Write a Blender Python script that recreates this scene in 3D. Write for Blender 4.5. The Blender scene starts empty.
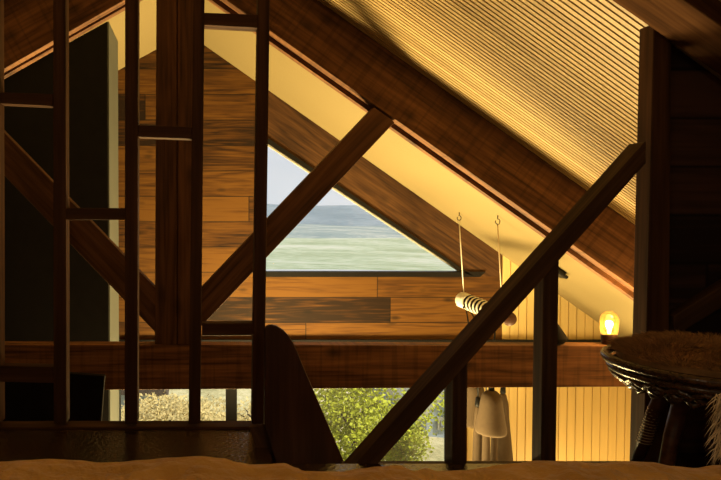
import bpy, bmesh, math, random
from mathutils import Vector, Matrix, noise
random.seed(11)
S = bpy.context.scene
C = S.collection
F = 620.0                    # focal length in pixels
E = 0.80                     # eye height over the loft floor
TH = math.atan(0.026)        # camera pitch, looking down
VX, HY = 200.0, 215.0        # straight-ahead column, eye-level row
YP = HY + F*math.tan(TH)
cs, sn = math.cos(TH), math.sin(TH)
YT, YG = 3.5, 6.0            # truss plane, gable wall plane
LOW = -2.5                   # lower storey floor

def P(px, py, Y):
    u = (px-VX)/F; v = (YP-py)/F
    ry = cs+v*sn; t = Y/ry
    return Vector((u*t, Y, E+(-sn+v*cs)*t))

# ------------------------------------------------------------------ materials
def mat_new(name):
    m = bpy.data.materials.new(name); m.use_nodes = True
    nt = m.node_tree; b = nt.nodes['Principled BSDF']
    return m, nt, b
def N(nt, t, **kw):
    n = nt.nodes.new(t)
    for k, v in kw.items():
        if k in n.inputs: n.inputs[k].default_value = v
        else: setattr(n, k, v)
    return n
def ramp(nt, fac, stops):
    r = nt.nodes.new('ShaderNodeValToRGB')
    el = r.color_ramp.elements
    while len(el) < len(stops): el.new(0.5)
    for e, (p, c) in zip(el, stops):
        e.position = p; e.color = (c[0], c[1], c[2], 1)
    nt.links.new(fac, r.inputs[0]); return r
def mth(nt, op, a, b=None, c=None):
    n = nt.nodes.new('ShaderNodeMath'); n.operation = op
    for i, x in enumerate((a, b, c)):
        if x is None: continue
        if isinstance(x, (int, float)): n.inputs[i].default_value = x
        else: nt.links.new(x, n.inputs[i])
    return n.outputs[0]
def mix(nt, fac, a, b, mode='MIX'):
    n = nt.nodes.new('ShaderNodeMix'); n.data_type = 'RGBA'; n.blend_type = mode
    for sock, x in ((n.inputs[0], fac), (n.inputs[6], a), (n.inputs[7], b)):
        if isinstance(x, (int, float)): sock.default_value = x
        elif isinstance(x, tuple): sock.default_value = (x[0], x[1], x[2], 1)
        else: nt.links.new(x, sock)
    return n.outputs[2]

def plain(name, col, rough=0.6, spec=0.3, metal=0.0, var=0.15, scale=12.0):
    m, nt, b = mat_new(name)
    tc = N(nt, 'ShaderNodeTexCoord')
    no = N(nt, 'ShaderNodeTexNoise', Scale=scale, Detail=4.0)
    nt.links.new(tc.outputs['Object'], no.inputs['Vector'])
    d = tuple(c*(1-var) for c in col); l = tuple(min(1, c*(1+var)) for c in col)
    r = ramp(nt, no.outputs[0], [(0.3, d), (0.7, l)])
    nt.links.new(r.outputs[0], b.inputs['Base Color'])
    b.inputs['Roughness'].default_value = rough
    b.inputs['Specular IOR Level'].default_value = spec
    b.inputs['Metallic'].default_value = metal
    return m

def wood(name, dark, mid, light, rough=0.6, spec=0.25, knots=0.8, saw=0.0, scale=1.0, plank=None, rand=0.3, ax='X', tone=None):
    """grain runs along local X (or the axis given); plank=(height, length) splits it in boards across local Z"""
    m, nt, b = mat_new(name)
    tc = N(nt, 'ShaderNodeTexCoord')
    sp = N(nt, 'ShaderNodeSeparateXYZ'); nt.links.new(tc.outputs['Object'], sp.inputs[0])
    x, y, z = sp.outputs
    if ax == 'Y': x, y = y, x
    if ax == 'Z': x, z = z, x
    seed = 0.0
    if plank:
        h, L = plank
        row = mth(nt, 'FLOOR', mth(nt, 'DIVIDE', z, h))
        wr = N(nt, 'ShaderNodeTexWhiteNoise'); wr.noise_dimensions = '1D'
        nt.links.new(row, wr.inputs['W'])
        xs = mth(nt, 'ADD', mth(nt, 'DIVIDE', x, L), mth(nt, 'MULTIPLY', wr.outputs[0], 7.3))
        col = mth(nt, 'FLOOR', xs)
        bid = mth(nt, 'ADD', mth(nt, 'MULTIPLY', row, 17.13), mth(nt, 'MULTIPLY', col, 5.71))
        wb = N(nt, 'ShaderNodeTexWhiteNoise'); wb.noise_dimensions = '1D'
        nt.links.new(bid, wb.inputs['W'])
        seed = mth(nt, 'MULTIPLY', wb.outputs[0], 40.0)
    cv = N(nt, 'ShaderNodeCombineXYZ')
    nt.links.new(mth(nt, 'ADD', mth(nt, 'MULTIPLY', x, 0.55*scale), seed), cv.inputs[0])
    nt.links.new(mth(nt, 'MULTIPLY', y, 6.0*scale), cv.inputs[1])
    nt.links.new(mth(nt, 'MULTIPLY', z, 6.0*scale), cv.inputs[2])
    n1 = N(nt, 'ShaderNodeTexNoise', Scale=1.4, Detail=3.0, Distortion=0.35)
    nt.links.new(cv.outputs[0], n1.inputs['Vector'])
    rings = mth(nt, 'FRACT', mth(nt, 'MULTIPLY', n1.outputs[0], 5.0))
    rings = mth(nt, 'ABSOLUTE', mth(nt, 'SUBTRACT', rings, 0.5))          # 0..0.5
    cv2 = N(nt, 'ShaderNodeCombineXYZ')
    nt.links.new(mth(nt, 'ADD', mth(nt, 'MULTIPLY', x, 2.2*scale), seed), cv2.inputs[0])
    nt.links.new(mth(nt, 'MULTIPLY', y, 55.0*scale), cv2.inputs[1])
    nt.links.new(mth(nt, 'MULTIPLY', z, 55.0*scale), cv2.inputs[2])
    n2 = N(nt, 'ShaderNodeTexNoise', Scale=1.0, Detail=3.0)
    nt.links.new(cv2.outputs[0], n2.inputs['Vector'])
    n3 = N(nt, 'ShaderNodeTexNoise', Scale=1.3*scale, Detail=2.0)
    nt.links.new(tc.outputs['Object'], n3.inputs['Vector'])
    fac = mth(nt, 'ADD', mth(nt, 'MULTIPLY', rings, 0.42), mth(nt, 'MULTIPLY', n2.outputs[0], 0.7))
    fac = mth(nt, 'ADD', fac, mth(nt, 'MULTIPLY', n3.outputs[0], 0.35))
    fac = mth(nt, 'SUBTRACT', fac, 0.14)
    if plank:
        fac = mth(nt, 'ADD', fac, mth(nt, 'MULTIPLY', mth(nt, 'SUBTRACT', wb.outputs[0], 0.5), rand*2))
    r = ramp(nt, fac, [(0.28, dark), (0.49, mid), (0.74, light)])
    colr = r.outputs[0]
    if knots > 0:
        vo = N(nt, 'ShaderNodeTexVoronoi', Scale=1.0)
        cv3 = N(nt, 'ShaderNodeCombineXYZ')
        nt.links.new(mth(nt, 'ADD', mth(nt, 'MULTIPLY', x, 2.0*scale), seed), cv3.inputs[0])
        nt.links.new(mth(nt, 'MULTIPLY', y, 3.2*scale), cv3.inputs[1])
        nt.links.new(mth(nt, 'MULTIPLY', z, 4.4*scale), cv3.inputs[2])
        nt.links.new(cv3.outputs[0], vo.inputs['Vector'])
        k = ramp(nt, vo.outputs['Distance'], [(0.06, (1, 1, 1)), (0.16, (0, 0, 0))])
        colr = mix(nt, mth(nt, 'MULTIPLY', k.outputs[0], knots), colr, tuple(c*0.35 for c in dark))
    if saw > 0:
        ws = N(nt, 'ShaderNodeTexNoise', Scale=1.0, Detail=2.0)
        cv4 = N(nt, 'ShaderNodeCombineXYZ')
        nt.links.new(mth(nt, 'MULTIPLY', x, 26.0), cv4.inputs[0])
        nt.links.new(mth(nt, 'MULTIPLY', z, 1.5), cv4.inputs[2])
        nt.links.new(cv4.outputs[0], ws.inputs['Vector'])
        sr = ramp(nt, ws.outputs[0], [(0.40, (0.45, 0.45, 0.45)), (0.5, (1, 1, 1))])
        colr = mix(nt, saw, colr, sr.outputs[0], 'MULTIPLY')
    if plank:
        fz = mth(nt, 'FRACT', mth(nt, 'DIVIDE', z, h))
        ez = mth(nt, 'MINIMUM', fz, mth(nt, 'SUBTRACT', 1.0, fz))
        ez = mth(nt, 'MULTIPLY', ez, h)
        fx = mth(nt, 'FRACT', xs)
        ex = mth(nt, 'MULTIPLY', mth(nt, 'MINIMUM', fx, mth(nt, 'SUBTRACT', 1.0, fx)), L)
        e = mth(nt, 'MINIMUM', ez, ex)
        g = ramp(nt, e, [(0.0015, (0, 0, 0)), (0.006, (1, 1, 1))])
        colr = mix(nt, g.outputs[0], tuple(c*0.25 for c in dark), colr)
    nt.links.new(colr, b.inputs['Base Color'])
    bp = N(nt, 'ShaderNodeBump', Strength=0.25, Distance=0.004)
    nt.links.new(fac, bp.inputs['Height']); nt.links.new(bp.outputs[0], b.inputs['Normal'])
    b.inputs['Roughness'].default_value = rough
    b.inputs['Specular IOR Level'].default_value = spec
    return m

def emit(name, col, st):
    m, nt, b = mat_new(name)
    b.inputs['Base Color'].default_value = (*col, 1)
    b.inputs['Emission Color'].default_value = (*col, 1)
    b.inputs['Emission Strength'].default_value = st
    return m
def glass(name, tint=(1, 1, 1), rough=.45, glow=0):
    m, nt, b = mat_new(name)
    out = nt.nodes['Material Output']; nt.nodes.remove(b)
    tr = N(nt, 'ShaderNodeBsdfTransparent'); tr.inputs[0].default_value = (*tint, 1)
    gl = N(nt, 'ShaderNodeBsdfGlossy'); gl.inputs['Roughness'].default_value = rough
    fr = N(nt, 'ShaderNodeFresnel', IOR=1.45)
    mx = N(nt, 'ShaderNodeMixShader')
    nt.links.new(fr.outputs[0], mx.inputs[0]); nt.links.new(tr.outputs[0], mx.inputs[1]); nt.links.new(gl.outputs[0], mx.inputs[2])
    nt.links.new(mx.outputs[0], out.inputs[0])
    if glow:
        tl = N(nt, 'ShaderNodeBsdfTranslucent'); tl.inputs[0].default_value = (.9, .62, .2, 1)
        m2 = N(nt, 'ShaderNodeMixShader', Fac=glow); nt.links.new(mx.outputs[0], m2.inputs[1]); nt.links.new(tl.outputs[0], m2.inputs[2])
        nt.links.new(m2.outputs[0], out.inputs[0])
    return m

M = {}
M['beam'] = wood('brown sawn beam', (.045, .018, .007), (.125, .052, .018), (.21, .095, .035), saw=.45, knots=.7, rough=.7)
M['tie'] = wood('lit copy of sawn beam wood', (.06, .024, .009), (.18, .076, .026), (.29, .135, .05), saw=.45, knots=.8, rough=.7)  # beam wood repeated brighter, painting in stronger light on the tie beam
M['strut'] = wood('brown planed timber', (.04, .016, .007), (.095, .04, .015), (.15, .066, .027), knots=.6, rough=.65)
M['dark'] = wood('dark brown batten', (.032, .014, .006), (.06, .026, .011), (.095, .043, .018), knots=.3, rough=.6, spec=.12)
M['roofwood'] = wood('brown roof beam', (.03, .013, .006), (.065, .028, .011), (.1, .045, .018), knots=.3, rough=.9, spec=.03)
M['rail'] = wood('dark stained rail', (.03, .015, .008), (.06, .03, .014), (.1, .05, .022), knots=.3, rough=.6, spec=.15)
M['board'] = wood('dark red brown board', (.03, .012, .007), (.055, .022, .012), (.08, .033, .018), knots=.3, rough=.45)
M['plank'] = wood('reclaimed planks', (.013, .005, .0013), (.068, .026, .004), (.125, .054, .008), knots=.7, plank=(.245, 2.3), rand=.25, rough=.6, scale=1.15)
M['rake'] = wood('reclaimed rake board', (.022, .009, .003), (.06, .025, .008), (.10, .046, .015), knots=.5, rough=.65)
M['pine'] = wood('pale pine boarding', (.76, .59, .27), (.82, .64, .31), (.86, .68, .35), knots=.0, rough=.55, plank=(.30, 9), rand=.08, ax='X')
M['wallplank'] = wood('dark partition planks', (.016, .008, .006), (.04, .018, .011), (.07, .03, .017), knots=.3, plank=(.16, 1.4), rand=.3, rough=.7)
FW =  wood('dark floor boards', (.022, .012, .007), (.04, .021, .012), (.06, .033, .018), knots=.2, plank=(.33, 6), rand=.1, rough=.28, spec=.5, ax='X')
M['lowfloor'] = wood('lower floor boards', (.12, .06, .025), (.2, .11, .05), (.28, .16, .08), plank=(.18, 2), rough=.5)
M['black'] = plain('matte black', (.010, .0085, .008), .8, .1)
M['blackmetal'] = plain('black metal', (.007, .0065, .0065), .5, .2)
M['grey'] = plain('grey painted window light', (.10, .108, .095), .6, .3, var=.08, scale=3)  # window light painted as colour on the side of the black block
M['white'] = plain('white cord', (.8, .76, .66), .6)
M['cream'] = plain('cream window trim', (.42, .40, .32), .5)
M['clay'] = plain('tan felt shade', (.085, .060, .038), .8, .1, var=.06, scale=30)
M['rope'] = plain('pale rope', (.62, .5, .34), .8)
M['log'] = wood('log wood', (.06, .025, .012), (.14, .065, .03), (.2, .1, .05), knots=0)
M['wallwhite'] = plain('warm plaster', (.55, .42, .26), .8, .1, var=.05, scale=2)
M['rattan'] = wood('dark rattan', (.02, .01, .006), (.05, .024, .012), (.09, .045, .02), knots=0, rough=.25, spec=.6, scale=4)
M['legwood'] = wood('stool leg wood', (.03, .012, .007), (.06, .024, .013), (.09, .04, .02), knots=0, rough=.4)
M['fur'] = plain('brown fleece', (.34, .19, .08), .9, .1, var=.45, scale=16)
M['furpale'] = plain('pale fleece', (.7, .6, .45), .9, .1, var=.2, scale=30)
M['glass'] = glass('window glass')
M['lampglass'] = glass('amber lamp glass', (1, .82, .5), .05, .14)
M['filament'] = emit('glowing filament', (1, .62, .22), 60)
M['leaf'] = plain('spring leaves', (.42, .45, .03), .6, .2, var=.7, scale=3.5)
M['leafpale'] = plain('pale dry leaves', (.66, .53, .22), .7, .2, var=.35, scale=3.0)
M['trunk'] = plain('bark', (.09, .065, .045), .9)
M['housewall'] = plain('grey blue house wall', (.36, .42, .45), .8, .1, var=.05, scale=2)
M['roofgrey'] = plain('grey roof', (.33, .34, .35), .7)

def ground_mat(name, a, b_, c, sc):
    m, nt, b = mat_new(name)
    tc = N(nt, 'ShaderNodeTexCoord'); no = N(nt, 'ShaderNodeTexNoise', Scale=sc, Detail=6.0)
    nt.links.new(tc.outputs['Object'], no.inputs['Vector'])
    n2 = N(nt, 'ShaderNodeTexNoise', Scale=sc*14, Detail=4.0); nt.links.new(tc.outputs['Object'], n2.inputs['Vector'])
    f_ = mth(nt, 'ADD', mth(nt, 'MULTIPLY', no.outputs[0], .6), mth(nt, 'MULTIPLY', n2.outputs[0], .4))
    r = ramp(nt, f_, [(0.40, a), (0.5, b_), (0.60, c)])
    nt.links.new(r.outputs[0], b.inputs['Base Color']); b.inputs['Roughness'].default_value = 1
    b.inputs['Specular IOR Level'].default_value = 0
    return m
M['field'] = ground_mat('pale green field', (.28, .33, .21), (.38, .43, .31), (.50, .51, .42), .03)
M['hill'] = ground_mat('hazed blue grey hills', (.19, .24, .275), (.24, .29, .325), (.29, .335, .365), .004)  # distance haze painted into the hill colour as blue grey
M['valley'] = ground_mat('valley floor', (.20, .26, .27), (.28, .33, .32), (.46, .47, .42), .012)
M['yard'] = ground_mat('dry yard', (.33, .30, .15), (.5, .45, .24), (.62, .56, .34), .8)

M['floorwood'] = FW
nt = FW.node_tree; b = nt.nodes['Principled BSDF']; tc = N(nt, 'ShaderNodeTexCoord')
nf = N(nt, 'ShaderNodeTexNoise', Scale=70.0, Detail=3.0); nt.links.new(tc.outputs['Object'], nf.inputs['Vector'])
bf = N(nt, 'ShaderNodeBump', Strength=.5, Distance=.005); nt.links.new(nf.outputs[0], bf.inputs['Height']); nt.links.new(bf.outputs[0], b.inputs['Normal'])
b.inputs['Roughness'].default_value = .2; b.inputs['Specular IOR Level'].default_value = .8
# quilt
m, nt, b = mat_new('ochre quilt'); M['quilt'] = m
tc = N(nt, 'ShaderNodeTexCoord'); no = N(nt, 'ShaderNodeTexNoise', Scale=9.0, Detail=5.0)
nt.links.new(tc.outputs['Object'], no.inputs['Vector'])
r = ramp(nt, no.outputs[0], [(.3, (.50, .27, .07)), (.7, (.74, .44, .13))])
nt.links.new(r.outputs[0], b.inputs['Base Color']); b.inputs['Roughness'].default_value = .9
b.inputs['Specular IOR Level'].default_value = .1; b.inputs['Sheen Weight'].default_value = .3
n2q = N(nt, 'ShaderNodeTexNoise', Scale=38.0, Detail=4.0); nt.links.new(tc.outputs['Object'], n2q.inputs['Vector'])
bq = N(nt, 'ShaderNodeBump', Strength=.8, Distance=.02); nt.links.new(n2q.outputs[0], bq.inputs['Height']); nt.links.new(bq.outputs[0], b.inputs['Normal'])
# slats: tone by slat
PITCH, SLW = .029, .0195
m, nt, b = mat_new('pine slats'); M['slat'] = m
tc = N(nt, 'ShaderNodeTexCoord'); sp = N(nt, 'ShaderNodeSeparateXYZ'); nt.links.new(tc.outputs['Object'], sp.inputs[0])
idx = mth(nt, 'FLOOR', mth(nt, 'DIVIDE', mth(nt, 'ADD', sp.outputs[1], .004), PITCH))
wn = N(nt, 'ShaderNodeTexWhiteNoise'); wn.noise_dimensions = '1D'; nt.links.new(idx, wn.inputs['W'])
cv = N(nt, 'ShaderNodeCombineXYZ')
nt.links.new(mth(nt, 'MULTIPLY', sp.outputs[0], 1.6), cv.inputs[0]); nt.links.new(mth(nt, 'MULTIPLY', idx, 3.7), cv.inputs[1])
no = N(nt, 'ShaderNodeTexNoise', Scale=1.2, Detail=3.0); nt.links.new(cv.outputs[0], no.inputs['Vector'])
fac = mth(nt, 'ADD', mth(nt, 'MULTIPLY', wn.outputs[0], .5), mth(nt, 'MULTIPLY', no.outputs[0], .6))
r = ramp(nt, fac, [(.2, (.25, .16, .055)), (.5, (.36, .24, .09)), (.85, (.44, .31, .13))])
nt.links.new(r.outputs[0], b.inputs['Base Color']); b.inputs['Roughness'].default_value = .5
# vertical grooved panel boards
m, nt, b = mat_new('yellow tongue and groove boards'); M['panel'] = m
tc = N(nt, 'ShaderNodeTexCoord'); sp = N(nt, 'ShaderNodeSeparateXYZ'); nt.links.new(tc.outputs['Object'], sp.inputs[0])
no = N(nt, 'ShaderNodeTexNoise', Scale=1.0, Detail=3.0)
cv = N(nt, 'ShaderNodeCombineXYZ')
nt.links.new(mth(nt, 'MULTIPLY', sp.outputs[0], 14), cv.inputs[0]); nt.links.new(mth(nt, 'MULTIPLY', sp.outputs[2], .7), cv.inputs[2])
nt.links.new(cv.outputs[0], no.inputs['Vector'])
r = ramp(nt, no.outputs[0], [(.3, (.62, .47, .19)), (.7, (.72, .55, .23))])
nt.links.new(r.outputs[0], b.inputs['Base Color']); b.inputs['Roughness'].default_value = .5

# ------------------------------------------------------------------ object helpers
def tag(o, label=None, cat=None, group=None, kind=None):
    if label: o['label'] = label
    if cat: o['category'] = cat
    if group: o['group'] = group
    if kind: o['kind'] = kind
    return o
def thing(name, label, cat, loc=(0, 0, 0), group=None):
    o = bpy.data.objects.new(name, None); C.objects.link(o); o.location = loc
    o.empty_display_size = .05
    return tag(o, label, cat, group)
def link(name, me, m, parent=None, mw=None):
    o = bpy.data.objects.new(name, me); C.objects.link(o)
    for q in (m if isinstance(m, (list, tuple)) else [m]): me.materials.append(q)
    if mw is not None: o.matrix_world = mw
    if parent is not None:
        o.parent = parent
        pm = Matrix.Translation(parent.location) if parent.parent is None else Matrix.Translation(parent.location)
        if parent.type == 'MESH':
            pm = WM[parent.name]
        o.matrix_parent_inverse = pm.inverted()
    WM[o.name] = mw.copy() if mw is not None else Matrix.Identity(4)
    return o
WM = {}
def from_bm(name, bm, m, parent=None, mw=None, smooth=False, bevel=0):
    bmesh.ops.recalc_face_normals(bm, faces=bm.faces)
    me = bpy.data.meshes.new(name); bm.to_mesh(me); bm.free()
    if smooth:
        for p in me.polygons: p.use_smooth = True
    o = link(name, me, m, parent, mw)
    if bevel:
        bv = o.modifiers.new('Bevel', 'BEVEL'); bv.width = bevel; bv.segments = 2; bv.limit_method = 'ANGLE'
    return o
def add_prism(bm, pts, off, mat=0):
    """pts: polygon of vectors, swept by vector off"""
    a = [bm.verts.new(p) for p in pts]; b_ = [bm.verts.new(p+off) for p in pts]
    fs = [bm.faces.new(a), bm.faces.new(b_[::-1])]
    n = len(a)
    for i in range(n): fs.append(bm.faces.new((a[i], b_[i], b_[(i+1) % n], a[(i+1) % n])))
    for f in fs: f.material_index = mat
def frame_for(pts, ang):
    c = sum(pts, Vector())/len(pts)
    return Matrix.Translation(c) @ Matrix.Rotation(-ang, 4, 'Y')
def timber(name, polys, Y, depth, m, parent=None, ang=None, bevel=.004, smooth=False):
    """prisms cut from outlines standing in the plane at distance Y; local X runs along the grain"""
    if not isinstance(polys[0], list): polys = [polys]
    W = [[P(x, y, Y) for x, y in q] for q in polys]
    if ang is None:
        q = W[0]; best = max(((q[(i+1) % len(q)]-q[i]) for i in range(len(q))), key=lambda v: v.length)
        ang = math.atan2(best.z, best.x)
    mw = frame_for(W[0], ang); inv = mw.inverted(); R = inv.to_3x3()
    bm = bmesh.new()
    for q in W: add_prism(bm, [inv @ p for p in q], R @ Vector((0, depth, 0)))
    return from_bm(name, bm, m, parent, mw, bevel=bevel, smooth=smooth)
def add_box(bm, lo, hi, mat=0):
    x0, y0, z0 = lo; x1, y1, z1 = hi
    add_prism(bm, [Vector((x0, y0, z0)), Vector((x1, y0, z0)), Vector((x1, y0, z1)), Vector((x0, y0, z1))], Vector((0, y1-y0, 0)), mat)
def box(name, lo, hi, m, parent=None, bevel=0):
    bm = bmesh.new(); add_box(bm, lo, hi); return from_bm(name, bm, m, parent, bevel=bevel)
def add_tube(bm, pts, rad, seg=10, closed=False, caps=True):
    pts = [Vector(p) for p in pts]; n = len(pts)
    rads = rad if isinstance(rad, (list, tuple)) else [rad]*n
    rings = []; ref = None
    for i, p in enumerate(pts):
        a = pts[(i-1) % n] if (closed or i > 0) else p
        c = pts[(i+1) % n] if (closed or i < n-1) else p
        t = (c-a).normalized()
        if ref is None:
            ref = t.orthogonal().normalized()
        else:
            ref = (ref-t*ref.dot(t)).normalized()
        bi = t.cross(ref)
        rings.append([bm.verts.new(p+(ref*math.cos(2*math.pi*k/seg)+bi*math.sin(2*math.pi*k/seg))*rads[i]) for k in range(seg)])
    for i in range(n if closed else n-1):
        r0, r1 = rings[i], rings[(i+1) % n]
        for k in range(seg): bm.faces.new((r0[k], r0[(k+1) % seg], r1[(k+1) % seg], r1[k]))
    if caps and not closed:
        bm.faces.new(rings[0][::-1]); bm.faces.new(rings[-1])
def tube(name, pts, rad, m, parent=None, seg=10, closed=False):
    bm = bmesh.new(); add_tube(bm, pts, rad, seg, closed); return from_bm(name, bm, m, parent, smooth=True)
def add_lathe(bm, prof, c, seg=28, ax='Z', close=False):
    c = Vector(c); rings = []
    for r_, h in prof:
        ring = []
        for k in range(seg):
            a = 2*math.pi*k/seg
            v = Vector((r_*math.cos(a), r_*math.sin(a), h)) if ax == 'Z' else Vector((r_*math.cos(a), h, r_*math.sin(a)))
            ring.append(bm.verts.new(c+v))
        rings.append(ring)
    m_ = len(rings)
    for i in range(m_ if close else m_-1):
        r0, r1 = rings[i], rings[(i+1) % m_]
        for k in range(seg): bm.faces.new((r0[k], r0[(k+1) % seg], r1[(k+1) % seg], r1[k]))
    if not close:
        if prof[0][0] > 1e-5: bm.faces.new(rings[0][::-1])
        if prof[-1][0] > 1e-5: bm.faces.new(rings[-1])
    bmesh.ops.remove_doubles(bm, verts=bm.verts, dist=1e-6)
def lathe(name, prof, c, m, parent=None, seg=28, close=False, ax='Z'):
    bm = bmesh.new(); add_lathe(bm, prof, c, seg, ax, close); return from_bm(name, bm, m, parent, smooth=True)
def struct(o, label=None): return tag(o, label, None, None, 'structure')

# ------------------------------------------------------------------ roof planes (x -> z)
a, b2 = P(320, 2, YT), P(628, 220, YT)
mr = (b2.z-a.z)/(b2.x-a.x); cr = a.z-mr*a.x
a, b2 = P(119, 70, YG), P(157, 49, YG)
ml = (b2.z-a.z)/(b2.x-a.x); cl = a.z-ml*a.x
XR = (cl-cr)/(mr-ml); ZR = cr+mr*XR             # ridge
zr = lambda x: cr+mr*x
zl = lambda x: cl+ml*x
XE, XW = 4.5, -3.9                               # side walls
ar, al = math.atan(mr), math.atan(ml)
print('ridge', XR, ZR, 'eaves', zr(XE), zl(XW), math.degrees(ar), math.degrees(al))

def slope_slab(name, x0, x1, y0, y1, zf, ang, t, m, off=0.0):
    nrm = Vector((-math.sin(ang), 0, math.cos(ang)))
    p0 = Vector((x0, y0, zf(x0)))+nrm*off; p1 = Vector((x1, y0, zf(x1)))+nrm*off
    c = (p0+p1)/2; mw = Matrix.Translation(c) @ Matrix.Rotation(-ang, 4, 'Y'); inv = mw.inverted()
    bm = bmesh.new()
    L = (p1-p0).length/2
    add_box(bm, (-L, 0, 0), (L, y1-y0, t))
    return from_bm(name, bm, m, None, mw)
# smooth pine boarding between truss and gable
YS = YT+.06
struct(slope_slab('ceiling', XR-.02, XE+.25, YS, YG+.2, zr, ar, .06, M['pine']))
struct(slope_slab('ceiling', XW-.25, XR+.02, YS, YG+.2, zl, al, .06, M['pine']))
# slatted ceiling over the loft
def slats(x0, x1, zf, ang):
    p0 = Vector((x0, 0, zf(x0))); p1 = Vector((x1, 0, zf(x1)))
    c = (p0+p1)/2; mw = Matrix.Translation(c) @ Matrix.Rotation(-ang, 4, 'Y'); L = (p1-p0).length/2
    bm = bmesh.new()
    for i in range(int(-1.4/PITCH), int(YT/PITCH)+1):
        y = i*PITCH
        add_box(bm, (-L, y, 0), (L, y+SLW, .007))
    return from_bm('ceiling', bm, M['slat'], None, mw)
struct(slats(XR, XE+.2, zr, ar)); struct(slats(XW-.2, XR, zl, al))
struct(slope_slab('ceiling', XR-.02, XE+.25, -1.6, YS+.02, zr, ar, .05, M['black'], .007))
struct(slope_slab('ceiling', XW-.25, XR+.02, -1.6, YS+.02, zl, al, .05, M['black'], .007))

# ------------------------------------------------------------------ gable wall
def gpoly(pts): return [P(x, y, YG) for x, y in pts]
def cap(x): return min(P_ceil_r(x), P_ceil_l(x))
def ceil_px(x):                                     # ceiling line on the gable, a little above it
    return max(0.6957*(x-141), 70-0.553*(x-119))-12
WT = .16
xl = (XW)*F/YG+VX
def wall(name, polys, m, Y=YG, t=WT):
    bm = bmesh.new()
    for q in polys: add_prism(bm, [P(x, y, Y) for x, y in q], Vector((0, t, 0)))
    return struct(from_bm(name, bm, m))
xr_ = XE*F/YG+VX
yl = 560                                           # lower floor row, far below the frame
WX0 = 262; SILL_Y = 276.5; HEAD = 343
wall('wall_gable', [[(xl, HEAD), (WX0, HEAD), (WX0, ceil_px(WX0)), (187, 21), (xl, ceil_px(xl))],
                    [(WX0, SILL_Y), (502, SILL_Y), (502, HEAD), (WX0, HEAD)],
                    [(xl, HEAD), (118, HEAD), (118, yl), (xl, yl)],
                    [(118, 505), (455, 505), (455, yl), (118, yl)]], M['plank'])
# sloping board above the window
q = [(WX0, ceil_px(WX0)), (502, ceil_px(502)), (502, SILL_Y), (474, SILL_Y), (WX0, 134)]
o = timber('trim_1', q, YG, WT, M['rake'], None, ang=ar, bevel=0); struct(o)
# vertical boards with real grooves
xs = []
bm = bmesh.new()
gw = .081
X0, X1 = P(502, 300, YG).x, XE
def zb(x): return zr(x)+.06
XL = P(455, 400, YG).x; zh = P(455, HEAD, YG).z
n = int((X1-X0)/gw)+1
for i in range(n):
    x0 = X0+i*gw+.0045; x1 = min(X0+(i+1)*gw-.0045, X1)
    add_prism(bm, [Vector((x0, YG, LOW)), Vector((x1, YG, LOW)), Vector((x1, YG, zb(x1))), Vector((x0, YG, zb(x0)))], Vector((0, .1, 0)))
k = 0; x1 = X0
while x1 > XL+.01:
    x0 = max(x1-gw, XL)
    add_prism(bm, [Vector((x0+.0045, YG, LOW)), Vector((x1-.0045, YG, LOW)), Vector((x1-.0045, YG, zh)), Vector((x0+.0045, YG, zh))], Vector((0, .1, 0)))
    x1 = x0
add_box(bm, (XL, YG+.012, LOW), (XE, YG+.1, zb(XE)))
add_prism(bm, [Vector((X0, YG+.012, zb(XE))), Vector((XE, YG+.012, zb(XE))), Vector((XE, YG+.012, zb(XE))), Vector((X0, YG+.012, zb(X0)))][:2]+[Vector((X0, YG+.012, zb(X0)))], Vector((0, .1, 0)))
struct(from_bm('wall_gable', bm, M['panel']))

# triangular window
w1 = bpy.data.objects.new('window_1', None); C.objects.link(w1); w1.location = P(262, 274, YG); struct(w1)
timber('window_frame', [[(WX0, 271.8), (486, 271.8), (480, 277), (WX0, 277)],
                        [(WX0, 134), (WX0, 139.5), (462, 271.8), (474, 276.5)],
                        [(WX0-1, 134), (WX0+3, 136), (WX0+3, 272), (WX0-1, 272)]], YG-.012, .12, M['blackmetal'], w1, bevel=0)
timber('window_trim', [[(WX0, 139.5), (WX0, 142), (459.5, 271.8), (463, 271.8)]], YG+.03, .03, M['cream'], w1, bevel=0)
timber('pane', [[(WX0, 140), (463, 272), (WX0, 272)]], YG+.06, .006, M['glass'], w1, bevel=0)
# wide lower window
w2 = bpy.data.objects.new('window_2', None); C.objects.link(w2); w2.location = P(118, 505, YG); struct(w2)
timber('window_frame', [[(118, 340), (640, 340), (640, 344), (118, 344)], [(114, 343), (119.5, 343), (119.5, 506), (114, 506)],
                        [(449, 343), (456, 343), (456, 506), (449, 506)], [(118, 500), (455, 500), (455, 506), (118, 506)]], YG-.03, .12, M['blackmetal'], w2, bevel=0)
timber('mullion', [[(226, 344), (237, 344), (237, 501), (226, 501)]], YG-.02, .09, M['blackmetal'], w2, bevel=0)
timber('pane', [[(118, 343), (455, 343), (455, 505), (118, 505)]], YG+.06, .006, M['glass'], w2, bevel=0)

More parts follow.
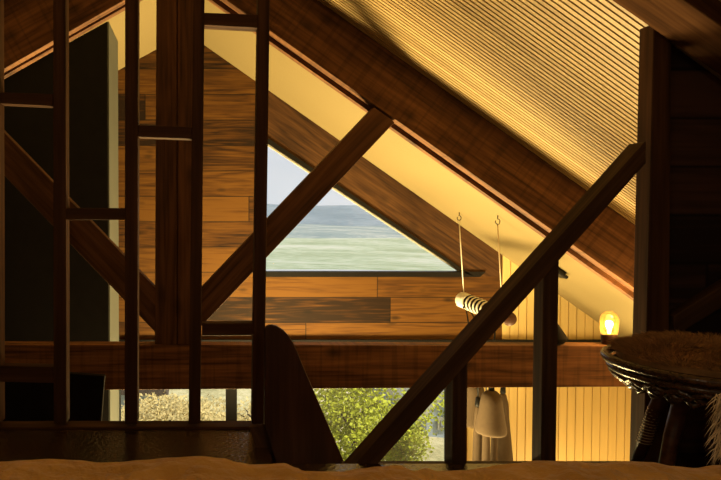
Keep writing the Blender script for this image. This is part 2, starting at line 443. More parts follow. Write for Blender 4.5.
# ------------------------------------------------------------------ other shell
struct(box('floor', (XW, -1.5, LOW-.1), (XE, YG+.16, LOW), M['lowfloor']))
bm = bmesh.new(); add_prism(bm, [Vector((XW, YG+.1, LOW)), Vector((XW, YG+.1, zl(XW)+.05)), Vector((XW, -1.5, zl(XW)+.05)), Vector((XW, -1.5, LOW))], Vector((-.1, 0, 0)))
struct(from_bm('wall_left', bm, M['wallwhite']))
bm = bmesh.new(); add_prism(bm, [Vector((XE, YG+.1, LOW)), Vector((XE, YG+.1, zr(XE)+.05)), Vector((XE, -1.5, zr(XE)+.05)), Vector((XE, -1.5, LOW))], Vector((.1, 0, 0)))
struct(from_bm('wall_right', bm, M['panel']))
bm = bmesh.new(); add_prism(bm, [Vector((XW, -1.5, LOW)), Vector((XE, -1.5, LOW)), Vector((XE, -1.5, zr(XE)+.05)), Vector((XR, -1.5, ZR+.05)), Vector((XW, -1.5, zl(XW)+.05))], Vector((0, -.1, 0)))
struct(from_bm('wall_back', bm, M['wallplank']))
# loft floor; boards run towards the gable
XFL = (0-zl(0))/ml if ml else XW
xa = (0.0-cl)/ml+.04; xb = (0.0-cr)/mr-.04
bm = bmesh.new(); mwf = Matrix.Translation((-.04, 0, 0)) @ Matrix.Rotation(math.radians(90), 4, 'Z')
# local X -> world Y, local Y -> world -X ; boards split across local Z in the material, so lay the slab with a rotated frame
mwf = Matrix(((0, 0, 1, -.19), (1, 0, 0, 0), (0, 1, 0, 0), (0, 0, 0, 1)))   # local x=worldY, local y=worldZ, local z=worldX
inv = mwf.inverted()
xs_ = .235
for x0, x1, ln in ((xa, xs_, 3.89), (xs_, 1.53, 3.475), (1.53, xb, 3.66)):
    add_prism(bm, [inv @ Vector(p) for p in ((x0, -1.5, -.12), (x1, -1.5, -.12), (x1, -1.5, 0), (x0, -1.5, 0))], inv.to_3x3() @ Vector((0, ln, 0)))
struct(from_bm('floor', bm, M['floorwood'], None, mwf))

# ------------------------------------------------------------------ roof truss
tr = thing('roof_truss', 'brown timber roof truss with king post, two struts and tie beam across the room', 'roof truss', P(177, 390, YT+.04))
low_r = lambda x: 0.70625*(x-226)
low_l = lambda x: 69-0.5702*(x-4)
ap = (226*0.70625+69+0.5702*4)/(0.70625+0.5702)    # where the lower edges meet
o = timber('rafter', [(ap, low_r(ap)), (690, low_r(690)), (690, 264), (ap, 2+.708*(ap-320))], YT, .078, M['beam'], tr, ang=ar)
timber('rafter_backing', [(ap+8, low_r(ap+8)+10.5), (690, low_r(690)+10.5), (690, 300), (ap+8, low_r(ap+8)-30)], YT+.078, .05, M['beam'], o, ang=ar, bevel=.002)
o = timber('rafter', [(ap, low_l(ap)), (ap, low_l(ap)-92), (-130, low_l(-130)-92), (-130, low_l(-130))], YT, .06, M['beam'], tr, ang=al)
timber('rafter_backing', [(ap-8, low_l(ap-8)+7), (ap-8, low_l(ap-8)-30), (-130, low_l(-130)-30), (-130, low_l(-130)+7)], YT+.06, .05, M['beam'], o, ang=al, bevel=.002)
timber('king_post', [[(156.5, -40), (176.4, -40), (176.4, 345), (154.8, 345)], [(177.6, -40), (199, -40), (198, 345), (177.6, 345)], [(176, -40), (178, -40), (178, 345), (176, 345)][:0] or [(170, -40), (184, -40), (184, 345), (170, 345)]], YT, .012, M['strut'], tr, ang=math.pi/2, bevel=.003)
bpy.data.objects.remove(bpy.data.objects['king_post'])
def king():
    W = [[(156.5, -40), (176.5, -40), (176.5, 344.5), (154.8, 344.5)], [(177.7, -40), (199, -40), (198, 344.5), (177.7, 344.5)]]
    mw = frame_for([P(177, 150, YT)], math.pi/2); inv = mw.inverted(); R = inv.to_3x3()
    bm = bmesh.new()
    for q in W: add_prism(bm, [inv @ P(x, y, YT+.002) for x, y in q], R @ Vector((0, .07, 0)))
    add_prism(bm, [inv @ P(x, y, YT+.02) for x, y in ((158, -38), (197, -38), (196, 344), (157, 344))], R @ Vector((0, .07, 0)))
    return from_bm('king_post', bm, M['strut'], tr, mw, bevel=.003)
king()
timber('strut', [(-60, 66), (156, 288.5), (156, 333), (-60, 109)], YT+.004, .085, M['strut'], tr)
timber('strut', [(199, 290.5), (374, 107), (395, 122), (199, 329)], YT+.004, .085, M['strut'], tr)
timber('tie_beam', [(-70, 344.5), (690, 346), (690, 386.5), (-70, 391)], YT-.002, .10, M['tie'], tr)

# rafter near the camera, top right
rb = timber('roof_beam', [(280, -280.5), (1060, 261.6), (1060, 185), (280, -357)], 1.80, .18, M['roofwood'], None, ang=ar)
tag(rb, 'brown sloping roof beam crossing the top right corner above the dark plank wall', 'roof beam')

# ------------------------------------------------------------------ dark post and plank wall at the right
pz = (zr(P(672, 0, 2.01).x)-.035-E)
pyt = HY-pz*F/2.01-6
po = timber('timber_post', [[(654.5, pyt-12), (672, pyt), (668, 500), (643, 500)]], 2.01, .07, M['dark'], None, ang=math.pi/2)
tag(po, 'dark upright timber post at the end of the stair handrail', 'post')
bm = bmesh.new()
xw0 = P(662, 200, 2.06).x
add_prism(bm, [Vector((xw0, 2.06, 0)), Vector((xb, 2.06, 0)), Vector((xw0, 2.06, zr(xw0)-.01))], Vector((0, .1, 0)))
struct(from_bm('wall_partition', bm, M['wallplank']))
br = timber('wall_brace', [(674, 316), (760, 262), (760, 284), (674, 338)], 2.015, .044, M['rail'])
tag(br, 'dim diagonal brown brace on the dark plank wall above the fleece', 'brace')

# ------------------------------------------------------------------ open grid screen, left
sc_ = thing('grid_screen', 'open dark wood grid screen of uprights and staggered crossbars at the loft edge', 'screen', P(130, 431, 2.33))
sc_.location.z = 0.0
YSC = 2.30
tops = [(-14, -1, -13, 0), (53, 65.5, 53.5, 66.5), (125, 138, 124.5, 137.5), (193.5, 204.5, 188.5, 200.5), (258, 270, 252, 264)]
for (a0, a1, b0, b1) in tops:
    dx = lambda y: (b0-a0)*y/424
    timber('upright', [(a0-(b0-a0)*.1, -45), (a1-(b0-a0)*.1, -45), (b1, 424), (b0, 424)], YSC, .062, M['dark'], sc_, ang=math.pi/2, bevel=.003)
bars = [[(0, 92), (53, 94), (53, 106), (0, 103.5)], [(66, 208), (125, 208), (125, 220), (66, 220)],
        [(138, 125), (192, 127), (192, 139), (138, 137)], [(204, 12.5), (259, 14.5), (259, 28), (204, 25)],
        [(202, 323.5), (254, 323), (254, 335.5), (202, 336)], [(0, 366), (54, 367), (54, 383), (0, 382)]]
for q in bars: timber('crossbar', q, YSC+.004, .054, M['dark'], sc_, ang=0, bevel=.003)
fy = 215+E*F/2.3
q = timber('bottom_rail', [(-30, 427.5), (264.5, 426.8), (264.5, 432), (-30, 432)], YSC-.006, .074, M['dark'], sc_, ang=0, bevel=.003)

# ------------------------------------------------------------------ dark board with rounded top
top = [(264.5, 328.5), (268, 325.8), (272, 325), (277, 326.3), (283, 330), (288.5, 335.5), (293.5, 343), (297.5, 351.5), (301, 361)]
bd = timber('wooden_board', [top+[(346, 466), (277, 466), (264.5, 425)]], 2.09, .022, M['board'], None, ang=math.pi/2, bevel=.003)
sd_ = timber('side_strip', [(249, 427), (267, 424), (290, 468), (262, 468)], 2.113, .014, M['rail'], bd)
bd_label = 'tall dark brown wooden board with rounded top and slanting right edge beside the handrail'
tag(bd, bd_label, 'board')

# ------------------------------------------------------------------ stair railing
rl = thing('stair_railing', 'dark timber stair railing with a long diagonal handrail and two upright posts', 'railing', P(500, 466, 2.06))
hr = timber('handrail', [(346.3, 474), (645, 141.5), (646, 141.5), (646, 163), (369, 474)], 1.985, .075, M['rail'], rl, ang=math.atan2(332, 299), bevel=.006)
def rpost(x0, x1, y0a, y0b, rot):
    a = P(x0, 471, 2.01); b = P(x1, 471, 2.01)
    zt = P((x0+x1)/2, y0a, 2.01).z; c = (a+b)/2
    w = (b.x-a.x)
    mw = Matrix.Translation(Vector((c.x, 2.04, (zt+a.z)/2))) @ Matrix.Rotation(rot, 4, 'Z') @ Matrix.Rotation(-math.pi/2, 4, 'Y')
    h = (zt-a.z)/2; bm = bmesh.new()
    add_box(bm, (-h, -.03, -w/2), (h, .03, w/2))
    return from_bm('post', bm, M['rail'], rl, mw, bevel=.003)
rpost(452, 466.5, 352, 0, math.radians(1.5))
rpost(541, 556, 255, 0, math.radians(0))
timber('bottom_rail', [(346, 471.5), (640, 471.5), (640, 484), (346, 484)], 1.985, .09, M['rail'], rl, ang=0)

# ------------------------------------------------------------------ black partition block and black cabinet, left
xk = P(109, 100, 4.66).x; xk0 = -2.9
bm = bmesh.new()
add_prism(bm, [Vector((xk0, 4.66, LOW)), Vector((xk-.012, 4.66, LOW)), Vector((xk-.012, 4.66, zl(xk)-.008)), Vector((xk0, 4.66, zl(xk0)-.008))], Vector((0, .52, 0)))
pb = from_bm('chimney_breast', bm, M['black'])
tag(pb, 'tall black chimney breast reaching the sloped ceiling behind the left strut', 'chimney breast')
bm = bmesh.new(); add_box(bm, (xk-.011, 4.665, LOW), (xk, 5.18, zl(xk)-.012))  # thin pale sheet painting the window light on the block's right side
tag(from_bm('lit_side', bm, M['grey'], pb), 'side face with window light painted in as pale grey')
A = P(-80, 371, 2.85); B = P(104.5, 376, 2.85)
ck = timber('black_panel', [(-80, 371), (70, 373.5), (104.5, 376), (97.5, 470), (90, 560), (70, 860), (-80, 860)], 2.85, .035, M['black'], None, ang=0, bevel=.004)
for v in ck.data.vertices: pass
tag(ck, 'black upright slab with a slanting right edge behind the lower left of the grid screen', 'panel')

# ------------------------------------------------------------------ hanging log with cables
Lf, Ln = P(463, 300, 5.6), P(509.5, 319, 4.86)
hl = thing('hanging_log', 'horizontal log wound with black and white cable, hung from two ceiling ropes', 'hanging log', (Lf+Ln)/2)
ax_ = (Ln-Lf)
tube('log', [Lf-ax_*.02, Ln], .045, M['log'], hl, seg=16)
def on_plane(px, Y):
    p = P(px, 0, Y); return Vector((p.x, Y, zr(p.x)))
for px, Y, t in ((461.5, 5.6, .02), (500.5, 4.95, .86)):
    a = on_plane(px, Y); q = Lf+ax_*t+Vector((0, 0, .047))
    rp = tube('rope', [q, Vector((a.x, a.y, a.z-.075))], .0045, M['white'] if px < 480 else M['rope'], hl, seg=6)
    c = Vector((a.x, a.y, a.z-.052)); pts = [a+Vector((0, 0, .004)), a-Vector((0, 0, .022))]
    for i in range(9):
        an = math.radians(100-i*38); pts.append(c+Vector((math.cos(an)*.018, 0, math.sin(an)*.022)))
    tube('hook', pts, .0035, M['blackmetal'], hl, seg=6)
u = ax_.normalized(); e1 = u.orthogonal().normalized(); e2 = u.cross(e1)
def wind(name, t0, t1, turns, rad, rr, m):
    pts = []
    for i in range(turns*14+1):
        t = t0+(t1-t0)*i/(turns*14); an = 2*math.pi*i/14
        pts.append(Lf+ax_*t+(e1*math.cos(an)+e2*math.sin(an))*rr)
    return tube(name, pts, rad, m, hl, seg=6)
tag(wind('cable_winding', -.03, .10, 4, .020, .052, M['white']), 'thick white winding at the far end')
tag(wind('cable_winding', .13, .62, 6, .016, .057, M['black']), 'black cable winding')
tag(wind('cable_winding', .17, .66, 6, .009, .064, M['white']), 'thin white cable winding')
lathe('end_cap', [(.0, -.012), (.052, -.012), (.056, 0), (.052, .02), (0, .02)], Ln, M['board'], hl, ax='Y')

# ------------------------------------------------------------------ pendant lamps under the log
def pendant(px, ytop, ybot, wtop, wbot, Y, label, cordx, m=M['clay']):
    top, bot = P(px, ytop, Y), P(px, ybot, Y)
    h = top.z-bot.z; rt, rb_ = wtop/2*Y/F, wbot/2*Y/F
    t = thing('pendant_lamp', label, 'pendant lamp', (top.x, Y, top.z), 'pendant lamps below the log')
    outer = [(.012, 0), (rt*.55, -.012*h/.38), (rt*.85, -.04*h/.38), (rt, -.09*h/.38)]
    for k in range(1, 7): f = k/6; outer.append((rt+(rb_-rt)*f, -.09*h/.38+(-h*.93+.09*h/.38)*f))
    outer += [(rb_*.985, -h*.975), (rb_*.93, -h), (rb_*.86, -h*.99)]
    inner = [(max(r_-.012, .006), z-.010) for r_, z in outer[-4:0:-1]]
    lathe('shade', outer+inner+[(.006, -.02)], (top.x, Y, top.z), m, t, close=False)
    lathe('socket', [(.006, .07), (.02, .065), (.024, .0), (.02, -.015)], (top.x, Y, top.z), M['blackmetal'], t, seg=14)
    zt = (Lf+ax_*max(0, min(1, (Y-5.6)/(4.86-5.6)))).z
    ce = Lf+ax_*((Y-5.6)/(4.86-5.6)); ce.z -= .05
    tube('cord', [(top.x, Y, top.z+.06), ((top.x+ce.x)/2, Y, (top.z+ce.z)/2+.1), ce], .006, M['blackmetal'], t, seg=6)
    return t
pendant(491.5, 390, 433, 20, 29.5, 5.05, 'tan bell-shaped pendant lamp hanging in front of the others below the log', 491)
pendant(474, 379, 424.5, 19, 27, 5.55, 'tan bell pendant lamp half hidden behind the handrail post and front pendant', 474)
pendant(503, 392, 500, 12, 27, 5.50, 'longest tapering tan pendant lamp at the right of the pendant cluster', 503)
pendant(478, 405, 495, 8, 11, 5.36, 'slim pale tubular pendant lamp below the left bell pendant', 478)
pendant(486.5, 410, 500, 7, 9, 5.25, 'slim tubular pendant lamp directly below the left rim of front bell pendant', 486)
pendant(494.5, 410, 500, 6, 8, 5.31, 'slim tubular pendant lamp below the right rim of the front bell pendant', 495)

# spotlight on the slope
p = on_plane(566, 5.2)
sl = thing('ceiling_spotlight', 'small black spotlight fixed to the pale sloping ceiling near the right post', 'spotlight', p)
mw = Matrix.Translation(p) @ Matrix.Rotation(-ar, 4, 'Y')
bm = bmesh.new(); add_box(bm, (-.1, -.05, -.05), (.055, .05, -.02)); from_bm('housing', bm, M['blackmetal'], sl, mw, bevel=.008)
bm = bmesh.new(); add_box(bm, (-.05, -.03, -.021), (.03, .03, .002)); from_bm('bracket', bm, M['blackmetal'], sl, mw)

# ------------------------------------------------------------------ things on the tie beam
Yb = YT+.046
zt = P(608, 346, YT).z
bx = P(609, 340, Yb).x
gl = thing('table_lamp', 'small lit glass dome lamp on a wooden base standing on the tie beam', 'lamp', (bx, Yb, zt))
lathe('base', [(0, 0), (.036, 0), (.04, .012), (.042, .05), (.038, .062), (0, .062)], (bx, Yb, zt), M['board'], gl)
lathe('glass_dome', [(.040, .058), (.046, .08), (.047, .14), (.044, .16), (.034, .178), (.018, .187), (.0, .19)], (bx, Yb, zt), M['lampglass'], gl)
bulb = lathe('bulb', [(0, .065), (.008, .065), (.009, .085), (.017, .105), (.02, .118), (.016, .132), (0, .139)], (bx, Yb, zt), M['filament'], gl, seg=16)
lx = P(552, 336, Yb).x
bl = thing('cone_lamp', 'small black cone-shaped lamp on the tie beam half hidden by the railing post', 'lamp', (lx, Yb, zt))
lathe('shade', [(.0, .155), (.012, .152), (.03, .12), (.078, .045), (.08, .038), (.062, .012), (.05, .008)], (lx, Yb, zt), M['black'], bl)
lathe('base', [(0, 0), (.045, 0), (.045, .014), (0, .014)], (lx, Yb, zt), M['blackmetal'], bl)

# ------------------------------------------------------------------ rattan stool with fleece
cx, cy, cz = P(710, 360, 1.72).x, 1.72, .385
st = thing('rattan_stool', 'dark round rattan stool with splayed legs in front of the dark plank wall', 'stool', (cx, cy, 0))
RS = .245
ring = lambda r_, z, n=48: [(cx+r_*math.cos(2*math.pi*i/n), cy+r_*math.sin(2*math.pi*i/n), z) for i in range(n)]
tube('rim', ring(RS, cz), .013, M['rattan'], st, seg=10, closed=True)
tube('rim', ring(RS-.012, cz-.026), .011, M['rattan'], st, seg=10, closed=True)
bm = bmesh.new()
for j in range(3):
    n = 96; r_ = RS-.02-.022*j; z = cz-.045-.014*j
    add_tube(bm, [(cx+(r_+.006*math.sin(i*math.pi/2+j*math.pi/2))*math.cos(2*math.pi*i/n), cy+(r_+.006*math.sin(i*math.pi/2+j*math.pi/2))*math.sin(2*math.pi*i/n), z+.008*math.sin(i*math.pi/2+j*math.pi)) for i in range(n)], .009, 6, True)
add_lathe(bm, [(RS-.012, cz-.02), (RS-.03, cz-.045), (RS-.09, cz-.066), (RS-.15, cz-.072), (0, cz-.073)], (cx, cy, 0), 40)
from_bm('seat', bm, M['rattan'], st, smooth=True)
for an in (200, 285, 20, 110):
    a_ = math.radians(an); d = Vector((math.cos(a_), math.sin(a_), 0)); c0 = Vector((cx, cy, 0))
    lg = tube('leg', [c0+d*.10+Vector((0, 0, cz-.06)), c0+d*.15+Vector((0, 0, .2)), c0+d*.205], [.022, .02, .015], M['legwood'], st, seg=10)
    if an == 110:
        pts = []
        for i in range(110):
            f = i/109; z_ = .22-.12*f
            q = c0+d*(.15+.055*(.2-z_)/.2)+Vector((0, 0, z_))
            pts.append(q+Vector((math.cos(i*.75)*.0195, math.sin(i*.75)*.0195, 0)))
        tag(tube('leg_binding', pts, .0011, M['rope'], lg, seg=5), 'pale twine wound on the leg')
# fleece: mound plus strands in one mesh
def fleece_z(x, y):
    r_ = math.hypot(x, y)/(RS-.005)
    return cz+.010+.048*max(0, 1-r_**2.2)**.8+.02*noise.noise(Vector((x*9, y*9, 2.3)))*max(0, 1-r_*.8)
bm = bmesh.new(); n1, n2 = 40, 14; grid = []
for j in range(n2+1):
    row = []
    for i in range(n1):
        r_ = (RS-.022)*j/n2; a_ = 2*math.pi*i/n1
        x, y = r_*math.cos(a_), r_*math.sin(a_); row.append(bm.verts.new((cx+x, cy+y, fleece_z(x, y))))
    grid.append(row)
for j in range(n2):
    for i in range(n1): 
        try: bm.faces.new((grid[j][i], grid[j][(i+1) % n1], grid[j+1][(i+1) % n1], grid[j+1][i]))
        except ValueError: pass
low = [bm.verts.new((v.co.x*.98+cx*.02, v.co.y*.98+cy*.02, cz+.002)) for v in grid[n2]]
for i in range(n1): bm.faces.new((grid[n2][i], grid[n2][(i+1) % n1], low[(i+1) % n1], low[i]))
bmesh.ops.remove_doubles(bm, verts=bm.verts, dist=1e-5)
def strand(bm, p, d, L, w, droop):
    s = d.cross(Vector((random.uniform(-1, 1), random.uniform(-1, 1), .4))).normalized()*w
    a, b, c = p, p+d*L*.5, p+d*L-Vector((0, 0, droop*L))
    va = [bm.verts.new(a-s), bm.verts.new(a+s), bm.verts.new(b+s*.7), bm.verts.new(b-s*.7), bm.verts.new(c)]
    bm.faces.new((va[0], va[1], va[2], va[3])); bm.faces.new((va[3], va[2], va[4]))
for i in range(9000):
    r_ = (RS-.024)*math.sqrt(random.random()); a_ = random.uniform(0, 2*math.pi)
    x, y = r_*math.cos(a_), r_*math.sin(a_); p = Vector((cx+x, cy+y, fleece_z(x, y)-.004))
    cl_ = noise.noise_vector(Vector((x*14, y*14, 7)))
    d = Vector((x*3.0+cl_.x*.9+random.uniform(-.3, .3), y*3.0+cl_.y*.9+random.uniform(-.3, .3), .55)).normalized()
    strand(bm, p, d, random.uniform(.02, .045), .0011, .25)
fl = from_bm('fleece', bm, M['fur']); tag(fl, 'shaggy brown fleece lying in a mound on the round rattan stool', 'fleece')
bm = bmesh.new()
for i in range(420):
    px = random.uniform(716, 742); py = random.uniform(392, 455)
    p = P(px, py, random.uniform(1.48, 1.51))
    strand(bm, p, Vector((random.uniform(-.9, -.2), random.uniform(-.5, .1), random.uniform(-.9, -.3))).normalized(), random.uniform(.02, .05), .0012, .2)
add_lathe(bm, [(.0, cz-.02), (.015, cz-.025), (.022, .3), (.025, .2), (.02, .05), (0, .0)], (P(738, 420, 1.5).x, 1.497, 0), 12)
tag(from_bm('fleece_fringe', bm, M['furpale']), 'pale shaggy throw hanging down at the right edge beside the stool', 'fringe')  # hanging edge of the fleece, modelled as a separate object

# ------------------------------------------------------------------ bed and quilt
mt = box('mattress', (-2.2, .02, .0), (1.62, 1.38, .17), M['wallwhite'], None, .04)
tag(mt, 'low mattress on the loft floor under the ochre quilt', 'mattress')
prof = [(-260, 463), (-60, 461), (0, 461.5), (25, 460), (47, 458.8), (75, 460), (100, 462.5), (118, 462), (140, 460), (170, 457.5), (200, 456), (222, 458), (240, 462.5), (252, 464.5), (268, 464), (285, 463), (297, 467.5), (305, 471), (325, 471.5), (343, 471.5), (362, 468.5), (380, 466.5), (400, 465), (417, 471), (428, 468), (440, 471), (470, 470), (487, 467.5), (503, 464.5), (520, 463), (540, 460.5), (570, 461), (600, 463), (630, 461), (655, 462), (678, 466), (700, 468), (721, 465), (800, 463), (900, 466)]
def edge_y(px):
    for (x0, y0), (x1, y1) in zip(prof, prof[1:]):
        if x0 <= px <= x1:
            f = (px-x0)/(x1-x0); f = f*f*(3-2*f); return y0+(y1-y0)*f
    return prof[-1][1] if px > 0 else prof[0][1]
YQ = 1.40
bm = bmesh.new(); nx, ny = 420, 60; G = []
x_lo, x_hi = P(-260, 460, YQ).x*1.6, P(900, 460, YQ).x
for j in range(ny+1):
    row = []
    f = j/ny
    for i in range(nx+1):
        X = x_lo+(x_hi-x_lo)*i/nx
        px = X*F/YQ+VX
        zt_ = P(px, edge_y(px), YQ).z
        if f < .72:
            Y = YQ*(1-(1-f/.72)**2.2)
            back = (YQ-Y)
            w = math.exp(-(back/.35)**2)
            base = .235
            wr = .016*noise.noise(Vector((X*5, Y*4, 1)))+.010*noise.noise(Vector((X*11+Y*5, Y*9, 4)))+.026*(.4-abs(noise.noise(Vector((X*8+Y*18, Y*14-X*3, 12)))))+.008*noise.noise(Vector((X*24, Y*30, 8)))
            Z = zt_*w+base*(1-w)-.012*(1-w)+wr*(1-math.exp(-(back/.035)**2))-.03*min(1, back/.3)*.6
        else:
            g = (f-.72)/.28
            Y = YQ+.055*math.sin(g*math.pi/2)+.012*noise.noise(Vector((X*8, g*2, 3)))*g
            Z = zt_*(1-g**1.5)+.004*g**1.5
        row.append(bm.verts.new((X, Y, Z)))
    G.append(row)
for j in range(ny):
    for i in range(nx): bm.faces.new((G[j][i], G[j][i+1], G[j+1][i+1], G[j+1][i]))
ql = from_bm('quilt', bm, M['quilt'], smooth=True); tag(ql, 'rumpled ochre quilt covering the bed along the bottom of the view', 'quilt')

# ------------------------------------------------------------------ outside
GZ = -3.3
def terrain(name, x0, x1, y0, y1, nx, ny, zf, m):
    bm = bmesh.new(); G = []
    for j in range(ny+1):
        G.append([bm.verts.new((x0+(x1-x0)*i/nx, y0+(y1-y0)*j/ny, zf(x0+(x1-x0)*i/nx, y0+(y1-y0)*j/ny))) for i in range(nx+1)])
    for j in range(ny):
        for i in range(nx): bm.faces.new((G[j][i], G[j][i+1], G[j+1][i+1], G[j+1][i]))
    return struct(from_bm(name, bm, m, smooth=True))
nz = lambda x, y, s, k=0: noise.noise(Vector((x*s, y*s, k)))
terrain('yard_ground', -40, 60, 6.2, 70, 60, 50, lambda x, y: GZ-.04*max(0, y-12)+.25*nz(x, y, .3), M['yard'])
# pale green hillside facing the house, 70 to 420 m off
def field(x, y):
    t = (y-70)/350
    return E-7.5*(1-t)-14.5*t+.8*nz(x, y, .02)+1.5*nz(x, y, .008, 3)-0.012*(x-40)
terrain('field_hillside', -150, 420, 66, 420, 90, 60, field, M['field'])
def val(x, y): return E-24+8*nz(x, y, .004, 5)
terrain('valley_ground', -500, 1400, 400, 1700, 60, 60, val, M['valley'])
def far(x, y):
    t = max(0, min(1, (y-1500)/700))
    return E-34+(t**1.2)*(72+22*nz(x, y, .0013, 2)+12*nz(x, y, .004, 9)-.035*(x-300))
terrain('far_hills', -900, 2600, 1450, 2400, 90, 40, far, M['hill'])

def leafmass(bm, c, rx, ry, rz, n, size, lumps=7):
    cen = [(Vector((random.gauss(0, .45), random.gauss(0, .45), random.gauss(0, .45)))) for _ in range(lumps)]
    for i in range(n):
        l = random.choice(cen); v = Vector((random.gauss(0, 1), random.gauss(0, 1), random.gauss(0, 1))).normalized()*random.uniform(.25, .62)
        q = l+v
        p = Vector(c)+Vector((q.x*rx, q.y*ry, q.z*rz))
        d = Vector((random.gauss(0, 1), random.gauss(0, 1), random.gauss(0, .8))).normalized(); s = d.orthogonal().normalized()
        L = size*random.uniform(.6, 1.4)
        vs = [bm.verts.new(p), bm.verts.new(p+d*L*.5+s*L*.3), bm.verts.new(p+d*L), bm.verts.new(p+d*L*.5-s*L*.3)]
        bm.faces.new(vs)
def tree(name, label, cat, c, rx, ry, rz, n, size, m, group=None, lumps=7):
    t = thing(name, label, cat, (c[0], c[1], GZ-.04*max(0, c[1]-12)), group)
    z0 = t.location.z-.3
    bm = bmesh.new(); add_tube(bm, [(c[0], c[1], z0), (c[0]+.05, c[1], (z0+c[2])/2), (c[0], c[1], c[2]+rz*.3)], [.07, .05, .02], 8)
    for k in range(6):
        a_ = k*1.05; f = .3+.1*k; q = Vector((c[0], c[1], z0+(c[2]-z0)*f+.2))
        add_tube(bm, [q, q+Vector((math.cos(a_)*rx*.5, math.sin(a_)*ry*.5, rz*.45))], [.025, .01], 6)
    from_bm('trunk', bm, M['trunk'], t, smooth=True)
    bm = bmesh.new(); leafmass(bm, c, rx, ry, rz, n, size, lumps); from_bm('foliage', bm, m, t)
    return t
c = P(352, 414, 9.0); tree('leafy_tree', 'bright yellow green leafy tree outside the lower window beside the board', 'tree', (c.x, 9.0, c.z), 1.02, .8, .85, 10500, .058, M['leaf'], lumps=12)
c = P(400, 454, 7.2); tree('leafy_shrub', 'low yellow green shrub outside the window in front of the grey house', 'shrub', (c.x, 7.2, c.z), .33, .3, .38, 2600, .05, M['leaf'])
c = P(170, 425, 9.2); tree('dry_shrub', 'pale straw coloured shrub outside the lower window left of the dark mullion', 'shrub', (c.x, 9.2, c.z), .85, .7, .40, 7000, .05, M['leafpale'], lumps=12)
c = P(258, 427, 11.6); tree('dry_shrub', 'pale yellow green shrub outside the lower window right of the dark mullion', 'shrub', (c.x, 11.6, c.z), .9, .7, .6, 6000, .055, M['leafpale'], lumps=10)
# neighbour's house
hx = P(455, 400, 11.5).x
hs = thing('neighbour_house', 'grey blue house with pale gable edge and small window seen past the handrail', 'house', (hx+.3, 11.5, GZ-.2))
zt = P(445, 388, 11.5).z; ze = P(424, 408, 11.5).z; xe = P(424, 408, 11.5).x; xm = P(452, 380, 11.5).x; zm = P(452, 380, 11.5).z
bm = bmesh.new()
add_prism(bm, [Vector((xe+.05, 11.5, GZ-.5)), Vector((2*xm-xe-.05, 11.5, GZ-.5)), Vector((2*xm-xe-.05, 11.5, ze)), Vector((xm, 11.5, zm-.05)), Vector((xe+.05, 11.5, ze))], Vector((0, 5, 0)))
from_bm('wall', bm, M['housewall'], hs)
bm = bmesh.new()
for sg in (0, 1):
    xx = xe-.2 if sg == 0 else 2*xm-xe+.2
    s_ = (zm-ze)/(xm-xe); zz = ze-.2*s_
    add_prism(bm, [Vector((xx, 11.25, zz)), Vector((xm, 11.25, zm)), Vector((xm, 11.25, zm+.14)), Vector((xx, 11.25, zz+.14))], Vector((0, 5.6, 0)))
from_bm('roof', bm, M['cream'], hs)
a_ = P(437, 417, 11.5); b_ = P(443.5, 429, 11.5)
bm = bmesh.new(); add_box(bm, (a_.x, 11.45, b_.z), (b_.x+.05, 11.52, a_.z)); wf = from_bm('house_window', bm, M['cream'], hs)
bm = bmesh.new(); add_box(bm, (a_.x+.05, 11.43, b_.z+.05), (b_.x, 11.46, a_.z-.05)); from_bm('pane', bm, M['roofgrey'], wf)
# grey shed roof in the dry scrub
gx = P(152, 386, 13)
gs = thing('garden_shed', 'grey shed with dark edge behind the pale shrub at left outside', 'shed', (gx.x, 13, GZ))
bm = bmesh.new(); add_box(bm, (gx.x-1.2, 13, GZ-.3), (gx.x+.1, 14.5, gx.z-.05)); from_bm('wall', bm, M['housewall'], gs)
bm = bmesh.new(); add_prism(bm, [Vector((gx.x-1.4, 12.8, gx.z-.12)), Vector((gx.x+.35, 12.8, gx.z-.16)), Vector((gx.x+.3, 12.8, gx.z-.02)), Vector((gx.x-1.4, 12.8, gx.z+.02))], Vector((0, 2, 0))); from_bm('roof', bm, M['trunk'], gs)

# ------------------------------------------------------------------ light
def lamp(name, loc, w, col, r_=.1):
    d = bpy.data.lights.new(name, 'POINT'); d.energy = w; d.color = col; d.shadow_soft_size = r_
    o = bpy.data.objects.new(name, d); o.location = loc; C.objects.link(o); return o
WARM = (1, .73, .30)
def spot(name, loc, tgt, w, col, deg, r_=.1, blend=.6):
    d = bpy.data.lights.new(name, 'SPOT'); d.energy = w; d.color = col; d.shadow_soft_size = r_
    d.spot_size = math.radians(deg); d.spot_blend = blend
    o = bpy.data.objects.new(name, d); o.location = loc; C.objects.link(o)
    o.rotation_euler = (Vector(tgt)-Vector(loc)).to_track_quat('-Z', 'Y').to_euler(); return o
lamp('bulb_light', (bx, YT-.04, E-.52), 6, (1, .58, .18), .02)
spot('uplight_right', (1.0, 4.9, -2.35), (1.85, 4.6, 1), 2000, WARM, 118, .6)
spot('uplight_left', (.1, 4.6, -2.3), (.1, 4.7, 1), 1350, WARM, 95, .4)
lamp('room_lamp_right', (3.5, 5.4, -2.3), 45, WARM, .2)
lamp('room_lamp_panel', (3.4, 4.0, -2.2), 60, WARM, .2)
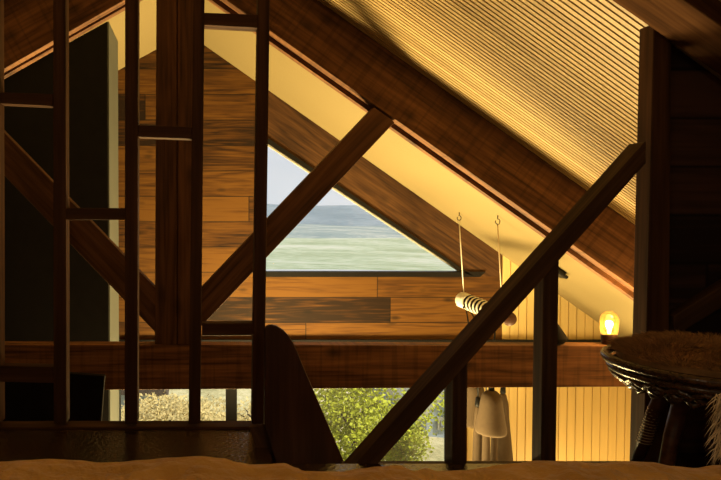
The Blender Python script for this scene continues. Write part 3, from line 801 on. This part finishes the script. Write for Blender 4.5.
spot('eaves_fill', (3.2, 4.5, -2.3), (3.1, 4.6, 1), 600, WARM, 75, .3)  # added light without a fitting, brightens the pine ceiling at the eaves
lamp('rafter_fill', (3.1, 2.7, -.2), 32, (1, .56, .17), .15)  # added unseen light, warms the right end of the rafter
lamp('loft_fill_right', (.95, .05, 1.0), 8, (1, .72, .4), .1)  # fill light added near the camera for quilt, fleece and railing
lamp('loft_fill_left', (-.9, -.4, 1.1), 10, (1, .72, .4), .1)  # fill light added behind the camera for quilt and timber fronts
sd = bpy.data.lights.new('sun', 'SUN'); sd.energy = 3.8; sd.angle = .02; sd.color = (1, .95, .85)
so = bpy.data.objects.new('sun', sd); C.objects.link(so); so.location = (10, 0, 12)
so.rotation_euler = Vector((-.55, .35, -.75)).to_track_quat('-Z', 'Y').to_euler()
wd = bpy.data.worlds.new('World'); S.world = wd; wd.use_nodes = True
nt = wd.node_tree; bg = nt.nodes['Background']
tc = N(nt, 'ShaderNodeTexCoord'); no = N(nt, 'ShaderNodeTexNoise', Scale=2.2, Detail=5.0)
mp = N(nt, 'ShaderNodeMapping'); mp.inputs['Scale'].default_value = (1, 1, 3)
nt.links.new(tc.outputs['Generated'], mp.inputs[0]); nt.links.new(mp.outputs[0], no.inputs['Vector'])
r = ramp(nt, no.outputs[0], [(.35, (.74, .79, .84)), (.6, (.88, .90, .91))])
nt.links.new(r.outputs[0], bg.inputs[0]); bg.inputs[1].default_value = .95

# ------------------------------------------------------------------ camera
cd = bpy.data.cameras.new('camera'); co = bpy.data.objects.new('camera', cd); C.objects.link(co)
co.location = (0, 0, E); co.rotation_euler = (math.pi/2-TH, 0, 0)
cd.sensor_width = 36; cd.lens = F*36/721
cd.shift_x = (360.5-VX)/721; cd.shift_y = -(240-YP)/721
cd.clip_start = .01; cd.clip_end = 5000
S.camera = co
S.view_settings.view_transform = 'Standard'; S.view_settings.look = 'None'
S.view_settings.exposure = 0; S.view_settings.gamma = 1; S.view_settings.use_curve_mapping = False
